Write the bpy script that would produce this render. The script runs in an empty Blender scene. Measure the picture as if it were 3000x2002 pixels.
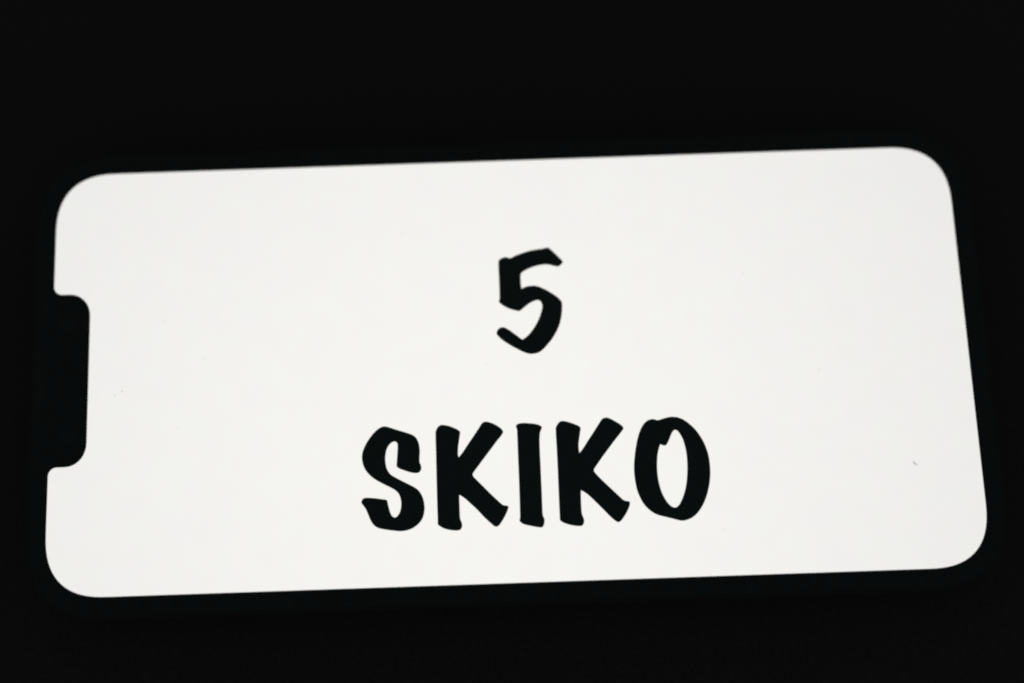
import bpy, math, random
from mathutils import Matrix, Vector
from mathutils.geometry import tessellate_polygon

# A smartphone lying on a black tabletop in a dark room, its lit white screen
# reading "5 / SKIKO".  World units are metres; shapes are drawn in millimetres.
MM = 0.001
random.seed(5)
scene = bpy.context.scene
col = scene.collection

THICK = 7.65                      # thickness of the phone, top of its front glass

# ------------------------------------------------------------------ camera
cam_data = bpy.data.cameras.new('camera')
cam = bpy.data.objects.new('camera', cam_data)
col.objects.link(cam)
cam_data.sensor_width = 36.0
cam_data.lens = 30.0
cam_data.shift_x = 0.03543
cam_data.shift_y = 0.00142
cam_data.clip_start = 0.005
cam_data.clip_end = 20.0
rot = Matrix(((0.999422, 0.033994, -0.000713),
              (-0.033774, 0.990091, -0.136309),
              (-0.003927, 0.136254, 0.990666)))
cam.matrix_world = Matrix.Translation(Vector((-5.1777, -14.2577, 129.2347 + THICK)) * MM) @ rot.to_4x4()
cam_data.dof.use_dof = True
cam_data.dof.focus_distance = 0.1275
cam_data.dof.aperture_fstop = 2.8
scene.camera = cam

# ------------------------------------------------------------------ light: a nearly dark room, the screen is the lamp
world = bpy.data.worlds.new('World')
scene.world = world
world.use_nodes = True
bg = world.node_tree.nodes['Background']
bg.inputs['Color'].default_value = (1.0, 1.0, 1.0, 1.0)
bg.inputs['Strength'].default_value = 0.085

scene.cycles.filter_width = 2.1   # a slightly soft lens

vs = scene.view_settings
vs.view_transform = 'Standard'
vs.look = 'None'
vs.exposure = 0.0
vs.gamma = 1.0
vs.use_curve_mapping = False


# ------------------------------------------------------------------ materials
def new_mat(name):
    m = bpy.data.materials.new(name)
    m.use_nodes = True
    return m, m.node_tree.nodes, m.node_tree.links, m.node_tree.nodes['Principled BSDF']


def black_mat(name, colour, rough, spec, bump=0.0, scale=900.0):
    m, n, l, b = new_mat(name)
    b.inputs['Roughness'].default_value = rough
    b.inputs['Specular IOR Level'].default_value = spec
    tc = n.new('ShaderNodeTexCoord')
    nz = n.new('ShaderNodeTexNoise')
    nz.inputs['Scale'].default_value = scale
    nz.inputs['Detail'].default_value = 4.0
    l.new(tc.outputs['Object'], nz.inputs['Vector'])
    rp = n.new('ShaderNodeValToRGB')
    rp.color_ramp.elements[0].position = 0.3
    rp.color_ramp.elements[1].position = 0.7
    rp.color_ramp.elements[0].color = (*[c * 0.8 for c in colour], 1)
    rp.color_ramp.elements[1].color = (*[c * 1.2 for c in colour], 1)
    l.new(nz.outputs['Fac'], rp.inputs['Fac'])
    l.new(rp.outputs['Color'], b.inputs['Base Color'])
    if bump:
        bp = n.new('ShaderNodeBump')
        bp.inputs['Strength'].default_value = bump
        bp.inputs['Distance'].default_value = 0.0002
        l.new(nz.outputs['Fac'], bp.inputs['Height'])
        l.new(bp.outputs['Normal'], b.inputs['Normal'])
    return m


M_TABLE = black_mat('matte_black_tabletop', (0.032, 0.032, 0.032), 0.9, 0.12, 0.12, 1500.0)
M_FRAME = black_mat('black_aluminium', (0.021, 0.023, 0.023), 0.75, 0.15, 0.1, 3000.0)
M_BEZEL = black_mat('black_glass', (0.008, 0.017, 0.017), 0.12, 0.26)  # teal in the black imitates lens glare around the lit screen
M_HOLE = black_mat('dark_recess', (0.018, 0.026, 0.026), 0.6, 0.2)
M_LENS = black_mat('lens_glass', (0.006, 0.018, 0.020), 0.05, 0.3)
M_INK = black_mat('unlit_pixels', (0.010, 0.027, 0.025), 0.12, 0.30)  # lens glare over the dark characters is put into this teal black


def screen_mat():
    # white lit panel; grey coat tint imitates lens vignetting and angle dimming: slanting
    # rays cross more coat and leave a little dimmer and cooler
    m, n, l, b = new_mat('lit_white_screen')
    b.inputs['Base Color'].default_value = (0.02, 0.02, 0.02, 1)
    b.inputs['Roughness'].default_value = 0.15
    b.inputs['Coat Weight'].default_value = 1.0
    b.inputs['Coat IOR'].default_value = 1.5
    b.inputs['Coat Roughness'].default_value = 0.05
    b.inputs['Coat Tint'].default_value = (0.27, 0.27, 0.32, 1)
    tc = n.new('ShaderNodeTexCoord')
    nz = n.new('ShaderNodeTexNoise')
    nz.inputs['Scale'].default_value = 260.0
    nz.inputs['Detail'].default_value = 3.0
    l.new(tc.outputs['Object'], nz.inputs['Vector'])
    mx = n.new('ShaderNodeMix')
    mx.data_type = 'RGBA'
    mx.inputs[0].default_value = 0.035
    mx.inputs[6].default_value = (1.0, 0.991, 0.808, 1)
    l.new(nz.outputs['Color'], mx.inputs[7])
    l.new(mx.outputs[2], b.inputs['Emission Color'])
    b.inputs['Emission Strength'].default_value = SCREEN_STRENGTH
    return m


SCREEN_STRENGTH = 3.60
M_SCREEN = screen_mat()


def dust_mat(name, colour, clear):
    m, n, l, b = new_mat(name)
    b.inputs['Base Color'].default_value = (*colour, 1)
    b.inputs['Roughness'].default_value = 0.9
    b.inputs['Alpha'].default_value = 1.0 - clear
    return m


M_DUST = dust_mat('grey_dust', (0.35, 0.35, 0.33), 0.84)
M_LINT = dust_mat('brown_lint', (0.60, 0.42, 0.18), 0.78)


# ------------------------------------------------------------------ mesh helpers
def link(name, verts, faces, mat, parent=None, smooth=False):
    me = bpy.data.meshes.new(name)
    me.from_pydata([(x * MM, y * MM, z * MM) for x, y, z in verts], [], faces)
    me.materials.append(mat)
    if smooth:
        for p in me.polygons:
            p.use_smooth = True
    me.update()
    o = bpy.data.objects.new(name, me)
    col.objects.link(o)
    o.parent = parent
    return o


def area(l):
    return sum(a[0] * b[1] - b[0] * a[1] for a, b in zip(l, l[1:] + l[:1])) / 2


def plate(name, loops, z0, z1, mat, parent=None):
    """A flat solid from z0 up to z1: first loop the outline, the others holes."""
    loops = [(l if (area(l) > 0) == (i == 0) else l[::-1]) for i, l in enumerate(loops)]
    flat = [p for l in loops for p in l]
    n = len(flat)
    tris = tessellate_polygon([[Vector((x, y, 0)) for x, y in l] for l in loops])
    verts = [(x, y, z1) for x, y in flat] + [(x, y, z0) for x, y in flat]
    faces = []
    for a, b, c in tris:
        if area([flat[a], flat[b], flat[c]]) < 0:
            b, c = c, b
        faces.append((a, b, c))
        faces.append((n + a, n + c, n + b))
    k = 0
    for l in loops:
        m = len(l)
        for i in range(m):
            a, b = k + i, k + (i + 1) % m
            faces.append((b, a, n + a, n + b))
        k += m
    return link(name, verts, faces, mat, parent)


def lathe_rings(name, rings, mat, parent=None):
    """Closed solid through a stack of equal-length horizontal loops, [(loop, z)]."""
    verts, faces = [], []
    m = len(rings[0][0])
    for l, z in rings:
        verts += [(x, y, z) for x, y in l]
    for r in range(len(rings) - 1):
        for i in range(m):
            j = (i + 1) % m
            faces.append((r * m + i, r * m + j, (r + 1) * m + j, (r + 1) * m + i))
    faces.append(tuple(range(m))[::-1])
    faces.append(tuple((len(rings) - 1) * m + i for i in range(m)))
    return link(name, verts, faces, mat, parent)


def quarter(cx, cy, ex, ey, n, a0, steps=22, back=False):
    """A quarter of a superellipse; a0 = 0, 1, 2, 3 quarter turns, counter-clockwise."""
    pts = []
    for i in range(steps + 1):
        t = math.pi / 2 * i / steps
        c, s = math.cos(t) ** (2 / n), math.sin(t) ** (2 / n)
        x, y = [(c, s), (-s, c), (-c, -s), (s, -c)][a0]
        pts.append((cx + ex * x, cy + ey * y))
    return pts[::-1] if back else pts


def rounded(w, h, e, n=2.58):
    """Outline with the continuous corners such phones have."""
    x, y = w / 2, h / 2
    return (quarter(x - e, y - e, e, e, n, 0) + quarter(-x + e, y - e, e, e, n, 1)
            + quarter(-x + e, -y + e, e, e, n, 2) + quarter(x - e, -y + e, e, e, n, 3))


def circle(cx, cy, r, k=32):
    return [(cx + r * math.cos(2 * math.pi * i / k), cy + r * math.sin(2 * math.pi * i / k)) for i in range(k)]


def smooth_loop(l, sub=4):
    """Catmull-Rom through the points, keeping the sharp pen corners sharp."""
    n = len(l)
    P = [Vector(p) for p in l]

    def sharp(i):
        a, b = P[i] - P[i - 1], P[(i + 1) % n] - P[i]
        return a.angle(b) > math.radians(42)
    out = []
    for i in range(n):
        p0, p1, p2, p3 = P[i - 1], P[i], P[(i + 1) % n], P[(i + 2) % n]
        t1 = (p2 - p1) if sharp(i) else (p2 - p0) / ((p2 - p1).length + (p1 - p0).length) * (p2 - p1).length
        t2 = (p2 - p1) if sharp((i + 1) % n) else (p3 - p1) / ((p3 - p2).length + (p2 - p1).length) * (p2 - p1).length
        for s in range(sub):
            u = s / sub
            h1 = 2 * u**3 - 3 * u**2 + 1
            h2 = -2 * u**3 + 3 * u**2
            h3 = u**3 - 2 * u**2 + u
            h4 = u**3 - u**2
            q = p1 * h1 + p2 * h2 + t1 * h3 + t2 * h4
            out.append((q.x, q.y))
    return out


# ------------------------------------------------------------------ setting
T = 900.0
tab = rounded(2 * T, 2 * T, 60)
table = lathe_rings('tabletop', [(rounded(2 * T - 4, 2 * T - 4, 58), -30), (tab, -28), (tab, -2),
                                 (rounded(2 * T - 4, 2 * T - 4, 58), 0)], M_TABLE)
table['kind'] = 'structure'
table['label'] = 'matte black tabletop in the dark'

# ------------------------------------------------------------------ phone
phone = bpy.data.objects.new('smartphone', None)
phone.empty_display_size = 0.02
col.objects.link(phone)
phone['label'] = 'black smartphone lying sideways, its lit white screen reading 5 SKIKO'
phone['category'] = 'smartphone'

PW, PH = 146.7, 71.5
FLOOR = 0.02                      # rests on the table
lathe_rings('body', [(rounded(PW - 1.6, PH - 1.6, 12.2), FLOOR), (rounded(PW - 0.5, PH - 0.5, 12.8), FLOOR + 0.25),
                     (rounded(PW, PH, 13.0), FLOOR + 0.8), (rounded(PW, PH, 13.0), THICK - 0.75),
                     (rounded(PW - 0.35, PH - 0.35, 12.9), THICK - 0.3),
                     (rounded(PW - 1.1, PH - 1.1, 12.4), THICK - 0.12)], M_FRAME, phone)

# outline of the lit area: continuous corners, and the sensor notch in its left end
X, Y, E, N = 69.9, 32.3, 9.6, 2.58
NX, NY = -64.23, 13.2             # bottom of the notch, half its width
lit = (quarter(X - E, Y - E, E, E, N, 0) + quarter(-X + E, Y - E, E, E, N, 1)
       + quarter(-X + 1.3, NY + 1.3, 1.3, 1.3, 2.0, 2, 10)
       + quarter(NX - 3.3, NY - 3.6, 3.3, 3.6, 2.1, 0, 16, True)
       + quarter(NX - 3.3, -NY + 3.6, 3.3, 3.6, 2.1, 3, 16, True)
       + quarter(-X + 1.3, -NY - 1.3, 1.3, 1.3, 2.0, 1, 10)
       + quarter(-X + E, -Y + E, E, E, N, 2) + quarter(X - E, -Y + E, E, E, N, 3))

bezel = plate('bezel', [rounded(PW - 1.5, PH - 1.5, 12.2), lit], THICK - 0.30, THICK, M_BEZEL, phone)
bezel['label'] = 'black glass border with the sensor notch at its left end'

# the panel lies just under the glass border, a little wider than its opening
under = rounded(2 * X + 0.6, 2 * Y + 0.6, E + 0.3)
display = plate('display', [under], THICK - 0.11, THICK - 0.035, M_SCREEN, phone)
display['label'] = 'lit white screen'

# black characters shown on the panel (mm on the screen)
GLYPHS = [
    ('digit', 'black numeral 5 shown above the word', [
        [(-1.14,16.20),(-0.91,16.48),(-0.48,16.71),(-0.05,16.81),(0.31,16.73),(0.70,16.62),(1.54,17.00),(2.52,17.33),(3.63,17.65),(4.73,17.84),(5.83,17.96),(6.51,18.09),(6.75,18.06),(6.87,17.95),(7.39,17.42),(7.97,16.81),(8.43,16.30),(8.76,15.91),(8.81,15.71),(8.70,15.48),(8.38,15.18),(8.07,15.02),(7.83,15.03),(7.29,15.17),(6.69,15.34),(6.21,15.41),(5.60,15.38),(4.87,15.27),(4.13,15.07),(3.39,14.80),(2.77,14.49),(2.33,14.18),(2.23,13.97),(2.19,13.17),(2.20,12.43),(2.25,11.75),(2.79,11.98),(3.40,12.11),(4.12,12.15),(4.61,12.08),(5.20,11.86),(5.91,11.50),(6.73,10.98),(7.55,10.40),(8.07,9.89),(8.33,9.51),(8.41,9.14),(8.37,8.29),(8.26,7.44),(8.03,6.47),(7.68,5.51),(7.16,4.55),(6.51,3.61),(5.88,2.90),(5.26,2.26),(4.64,1.80),(4.03,1.60),(3.43,1.54),(2.83,1.62),(2.01,1.95),(1.07,2.46),(0.02,3.10),(-0.91,3.77),(-1.49,4.31),(-1.80,4.74),(-1.86,4.99),(-1.75,5.29),(-1.50,5.61),(-1.20,5.78),(-0.83,5.83),(-0.48,5.72),(0.11,5.37),(0.93,4.73),(1.62,4.16),(2.04,3.82),(2.58,4.13),(3.20,4.69),(3.84,5.46),(4.48,6.47),(4.95,7.49),(5.23,8.34),(5.33,8.88),(5.27,9.31),(5.10,9.62),(4.87,9.79),(4.57,9.84),(4.14,9.74),(3.65,9.53),(3.15,9.23),(2.53,8.76),(2.04,8.38),(1.79,8.23),(1.55,8.26),(0.83,8.45),(0.12,8.72),(-0.59,9.12),(-1.11,9.53),(-1.29,9.75),(-1.28,9.97),(-1.19,10.33),(-1.16,11.31),(-1.16,12.79),(-1.16,14.52)],
    ]),
    ('letter', 'first letter of the word, S', [
        [(-19.42,-8.70),(-18.73,-8.81),(-17.74,-9.17),(-16.63,-9.54),(-15.76,-9.84),(-15.02,-10.15),(-14.53,-10.60),(-14.24,-11.17),(-14.09,-11.79),(-14.03,-12.54),(-14.08,-13.40),(-14.12,-14.01),(-14.08,-14.32),(-13.93,-14.66),(-13.86,-15.06),(-13.94,-15.43),(-14.16,-15.69),(-14.54,-15.84),(-15.15,-15.79),(-15.89,-15.59),(-16.63,-15.31),(-17.25,-15.04),(-17.55,-14.76),(-17.58,-14.51),(-17.50,-13.65),(-17.42,-12.67),(-17.36,-11.81),(-17.39,-11.37),(-17.54,-11.14),(-17.78,-11.03),(-18.10,-11.10),(-18.41,-11.30),(-18.73,-11.64),(-18.99,-12.12),(-19.16,-12.73),(-19.24,-13.47),(-19.21,-14.21),(-19.10,-14.83),(-18.87,-15.39),(-18.56,-15.83),(-18.26,-16.08),(-17.65,-16.45),(-16.91,-16.86),(-16.18,-17.25),(-15.32,-17.71),(-14.71,-18.09),(-14.23,-18.57),(-13.94,-19.04),(-13.70,-19.65),(-13.56,-20.39),(-13.53,-21.11),(-13.64,-21.84),(-13.86,-22.49),(-14.22,-23.02),(-14.79,-23.55),(-15.47,-23.95),(-16.21,-24.19),(-17.08,-24.29),(-17.81,-24.23),(-18.67,-24.11),(-19.65,-23.93),(-20.38,-23.75),(-20.87,-23.50),(-21.29,-23.09),(-21.65,-22.47),(-21.95,-21.74),(-22.24,-21.00),(-22.54,-20.51),(-22.84,-20.13),(-22.94,-19.83),(-22.84,-19.53),(-22.59,-19.29),(-22.15,-19.22),(-21.41,-19.27),(-20.67,-19.36),(-19.81,-19.51),(-19.22,-19.61),(-19.10,-19.71),(-19.02,-20.02),(-18.91,-20.57),(-18.76,-21.18),(-18.60,-21.67),(-18.38,-22.04),(-18.08,-22.25),(-17.77,-22.18),(-17.52,-21.95),(-17.26,-21.53),(-17.09,-20.99),(-17.01,-20.27),(-17.06,-19.66),(-17.21,-19.11),(-17.45,-18.67),(-17.81,-18.30),(-18.42,-17.91),(-19.16,-17.52),(-20.01,-17.06),(-20.87,-16.54),(-21.60,-15.93),(-22.15,-15.28),(-22.51,-14.59),(-22.71,-13.85),(-22.76,-13.23),(-22.69,-12.61),(-22.49,-12.00),(-22.21,-11.39),(-21.76,-10.67),(-21.25,-10.00),(-20.68,-9.40),(-20.11,-8.96)],
    ]),
    ('letter', 'second letter of the word, K', [
        [(-11.61,-9.90),(-11.51,-9.53),(-11.25,-9.10),(-10.93,-8.84),(-10.62,-8.77),(-10.12,-8.83),(-9.38,-9.02),(-8.64,-9.35),(-8.09,-9.68),(-7.88,-9.92),(-7.92,-10.27),(-8.07,-11.13),(-8.22,-11.99),(-8.30,-12.85),(-8.30,-13.41),(-8.22,-13.69),(-7.63,-13.00),(-6.85,-11.91),(-5.93,-10.65),(-5.15,-9.56),(-4.69,-8.89),(-4.37,-8.59),(-3.93,-8.50),(-3.43,-8.62),(-2.75,-8.89),(-2.02,-9.35),(-1.54,-9.80),(-1.38,-10.18),(-1.70,-10.67),(-2.48,-11.57),(-3.39,-12.71),(-4.43,-13.97),(-5.34,-15.11),(-6.05,-16.00),(-6.19,-16.30),(-6.11,-16.61),(-5.54,-17.25),(-4.58,-18.25),(-3.63,-19.26),(-2.68,-20.20),(-2.02,-20.83),(-1.72,-21.00),(-1.17,-21.08),(-1.02,-21.29),(-1.16,-21.71),(-1.53,-22.48),(-2.05,-23.31),(-2.51,-23.90),(-2.88,-24.13),(-3.25,-24.02),(-3.79,-23.55),(-4.74,-22.62),(-5.68,-21.56),(-6.64,-20.62),(-7.60,-19.73),(-8.30,-19.26),(-8.32,-20.07),(-8.31,-21.29),(-8.30,-22.38),(-8.25,-22.86),(-8.08,-23.29),(-8.01,-23.71),(-8.11,-24.13),(-8.36,-24.39),(-8.85,-24.47),(-9.71,-24.38),(-10.56,-24.17),(-11.29,-23.79),(-11.65,-23.47),(-11.64,-22.39),(-11.65,-19.96),(-11.64,-16.30),(-11.62,-12.62)],
    ]),
    ('letter', 'third letter of the word, I', [
        [(0.54,-9.38),(0.65,-9.14),(0.97,-8.97),(1.61,-8.89),(2.45,-8.95),(3.29,-9.06),(3.98,-9.25),(4.39,-9.50),(4.46,-9.69),(4.34,-9.96),(4.18,-10.37),(4.07,-11.00),(4.02,-11.83),(4.00,-13.22),(4.01,-15.29),(4.01,-17.36),(4.02,-19.41),(4.00,-21.46),(4.02,-22.55),(4.10,-22.89),(4.23,-23.17),(4.24,-23.51),(4.13,-24.05),(3.94,-24.38),(3.66,-24.44),(2.90,-24.33),(1.95,-24.11),(1.13,-23.88),(0.66,-23.55),(0.50,-23.25),(0.61,-22.91),(0.63,-22.44),(0.67,-19.30),(0.68,-16.56),(0.68,-13.80),(0.68,-11.30),(0.67,-9.84)],
    ]),
    ('letter', 'fourth letter of the word, K', [
        [(6.51,-9.96),(6.60,-9.62),(6.86,-9.21),(7.22,-8.87),(7.58,-8.79),(8.07,-8.86),(8.90,-9.12),(9.72,-9.47),(10.20,-9.77),(10.28,-10.02),(10.20,-10.51),(10.01,-11.48),(9.87,-12.31),(9.86,-13.14),(9.93,-13.67),(10.53,-12.95),(11.28,-11.87),(12.18,-10.64),(13.09,-9.35),(13.55,-8.74),(13.91,-8.54),(14.33,-8.51),(14.81,-8.68),(15.63,-9.16),(16.37,-9.67),(16.70,-10.03),(16.72,-10.27),(16.46,-10.65),(15.63,-11.60),(14.44,-13.02),(13.24,-14.50),(12.26,-15.78),(11.99,-16.18),(11.99,-16.46),(12.40,-17.02),(13.32,-18.02),(14.51,-19.22),(15.56,-20.28),(16.09,-20.80),(16.42,-20.96),(16.90,-21.05),(17.10,-21.26),(16.97,-21.76),(16.57,-22.56),(16.08,-23.29),(15.56,-23.89),(15.21,-24.08),(14.87,-23.93),(14.14,-23.30),(13.23,-22.32),(12.18,-21.19),(11.00,-19.99),(10.33,-19.46),(9.87,-19.20),(9.82,-20.02),(9.80,-21.38),(9.83,-22.47),(9.91,-22.88),(10.07,-23.30),(10.12,-23.70),(9.98,-24.17),(9.73,-24.40),(9.11,-24.41),(8.29,-24.28),(7.34,-23.99),(6.73,-23.66),(6.54,-23.45),(6.52,-22.63),(6.52,-20.18),(6.54,-16.76),(6.54,-13.30)],
    ]),
    ('letter', 'last letter of the word, O', [
        [(21.95,-9.16),(22.80,-8.95),(23.52,-8.77),(24.22,-8.72),(25.05,-8.85),(25.87,-9.22),(26.80,-9.96),(27.59,-10.82),(28.28,-11.89),(28.83,-13.09),(29.22,-14.49),(29.36,-16.01),(29.33,-17.39),(29.12,-18.75),(28.75,-20.11),(28.25,-21.32),(27.62,-22.39),(26.87,-23.25),(26.14,-23.77),(25.43,-24.05),(24.66,-24.16),(24.05,-24.04),(23.23,-23.80),(22.15,-23.50),(21.20,-23.22),(20.53,-22.90),(19.80,-22.33),(19.09,-21.49),(18.60,-20.52),(18.24,-19.48),(18.04,-18.24),(17.95,-17.00),(17.99,-15.77),(18.17,-14.39),(18.41,-13.15),(18.77,-11.77),(19.19,-10.67),(19.66,-9.85),(20.18,-9.31),(20.69,-9.05),(21.19,-8.97),(21.60,-9.05)],
        [(22.11,-12.79),(22.48,-12.94),(22.85,-13.02),(23.14,-12.78),(23.43,-12.28),(23.75,-11.60),(24.04,-11.05),(24.30,-10.78),(24.54,-10.70),(24.85,-10.89),(25.23,-11.44),(25.54,-12.14),(25.76,-12.98),(25.92,-13.96),(25.98,-15.07),(25.95,-16.31),(25.85,-17.41),(25.66,-18.64),(25.38,-19.72),(25.01,-20.67),(24.56,-21.54),(24.18,-22.00),(23.76,-22.19),(23.28,-22.04),(22.76,-21.55),(22.32,-20.85),(21.90,-19.88),(21.62,-18.77),(21.46,-17.53),(21.44,-16.16),(21.54,-14.92),(21.75,-13.82)],
    ]),
]
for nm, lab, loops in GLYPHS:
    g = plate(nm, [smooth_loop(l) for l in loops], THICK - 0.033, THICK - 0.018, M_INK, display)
    g['label'] = lab

# sensors in the notch, set flush into the glass
plate('earpiece_slot', [[(x * 0.55 - 71.6, y * 5.2) for x, y in circle(0, 0, 1)]], THICK - 0.1, THICK + 0.006, M_HOLE, phone)
cam_ring = plate('front_camera', [circle(-67.1, 8.2, 1.5)], THICK - 0.1, THICK + 0.005, M_HOLE, phone)
plate('lens', [circle(-67.1, 8.2, 0.8)], THICK - 0.05, THICK + 0.010, M_LENS, cam_ring)
plate('sensor_window', [circle(-67.1, -8.4, 1.1)], THICK - 0.1, THICK + 0.005, M_LENS, phone)


# buttons on the long sides, port in the right end
def side_button(name, x, side, length):
    rings = []
    for k, (g, d) in enumerate([(0.0, -0.4), (0.0, 0.25), (0.15, 0.4)]):
        z = [(bx, bz) for bx, bz in rounded(length - 2 * g, 2.2 - 2 * g, 0.9 - g, 2.0)]
        rings.append((z, d))
    verts, faces = [], []
    m = len(rings[0][0])
    for l, d in rings:
        verts += [(x + bx, side * (PH / 2 + d), THICK / 2 + bz) for bx, bz in l]
    for r in range(2):
        for i in range(m):
            j = (i + 1) % m
            f = (r * m + i, r * m + j, (r + 1) * m + j, (r + 1) * m + i)
            faces.append(f if side < 0 else f[::-1])
    f = tuple(2 * m + i for i in range(m))
    faces.append(f if side < 0 else f[::-1])
    return link(name, verts, faces, M_FRAME, phone)


side_button('power_button', -24.0, 1, 17.0)
side_button('mute_switch', -42.5, -1, 5.5)
side_button('volume_button', -30.5, -1, 10.5)
side_button('volume_button', -17.0, -1, 10.5)
port = [(PW / 2 + d, by, THICK / 2 + bz) for d in (-0.3, 0.004) for by, bz in rounded(8.0, 2.4, 1.15, 2.0)]
m = len(port) // 2
link('charging_port', port, [tuple(range(m, 2 * m))]
     + [(i, (i + 1) % m, m + (i + 1) % m, m + i) for i in range(m)], M_HOLE, phone)


# ------------------------------------------------------------------ dust lying on the screen
def grain(name, x, y, lx, ly, ang, mat, label, group=None, hgt=0.04):
    rnd = random.Random(int(x * 100 + y * 10))
    k, verts, faces = 12, [], []
    prof = [(0.75, 0.0), (1.0, 0.35), (0.8, 0.75), (0.35, 1.0)]
    wob = [rnd.uniform(0.75, 1.2) for _ in range(k)]
    ca, sa = math.cos(ang), math.sin(ang)
    for f, zz in prof:
        for i in range(k):
            t = 2 * math.pi * i / k
            px, py = lx * f * wob[i] * math.cos(t), ly * f * wob[i] * math.sin(t)
            verts.append((px * ca - py * sa, px * sa + py * ca, zz * hgt))
    for r in range(3):
        for i in range(k):
            j = (i + 1) % k
            faces.append((r * k + i, r * k + j, (r + 1) * k + j, (r + 1) * k + i))
    faces.append(tuple(3 * k + i for i in range(k)))
    faces.append(tuple(range(k))[::-1])
    o = link(name, verts, faces, mat)
    o.location = (x * MM, y * MM, (THICK - 0.0345) * MM)
    o['label'] = label
    o['category'] = 'dust'
    if group:
        o['group'] = group
    return o


SPECKS = [
    (36.52, 12.93, 0.11, 0.07, 1.5, 'tiny grey dust speck on the screen, right of the numeral 5'),
    (46.95, -2.31, 0.12, 0.11, 0.0, 'faint round dust speck on the right part of the screen, level with the notch'),
    (-52.73, 8.57, 0.14, 0.07, -1.2, 'tiny slanting dust speck nearest the upper ear of the notch'),
    (-46.64, 2.56, 0.14, 0.06, -1.3, 'tiny slanting dust speck right of the middle of the notch'),
    (-60.16, -2.64, 0.15, 0.13, 0.4, 'lower left of the two grey dust specks beside the notch'),
    (-59.05, -2.01, 0.16, 0.14, 0.9, 'upper right of the two grey dust specks beside the notch'),
    (-50.49, -7.91, 0.12, 0.07, -1.0, 'tiny dust speck on the screen near the lower notch corner'),
    (-16.02, 20.85, 0.11, 0.08, 0.3, 'lone tiny dust speck high on the screen, upper left of the numeral 5'),
    (-3.65, 0.29, 0.10, 0.07, -0.8, 'tiny dust speck just left of the foot of the numeral 5'),
    (30.79, -25.67, 0.10, 0.08, 0.2, 'lowest dust speck on the screen, below the letter O'),
]
for x, y, a, b, ang, lab in SPECKS:
    grain('dust_speck', x, y, a, b, ang, M_DUST, lab, 'dust specks on the screen')
grain('lint_fibre', 60.01, -16.93, 0.46, 0.16, math.radians(-38), M_LINT,
      'small slanting bit of lint on the screen near the lower right corner', hgt=0.06)
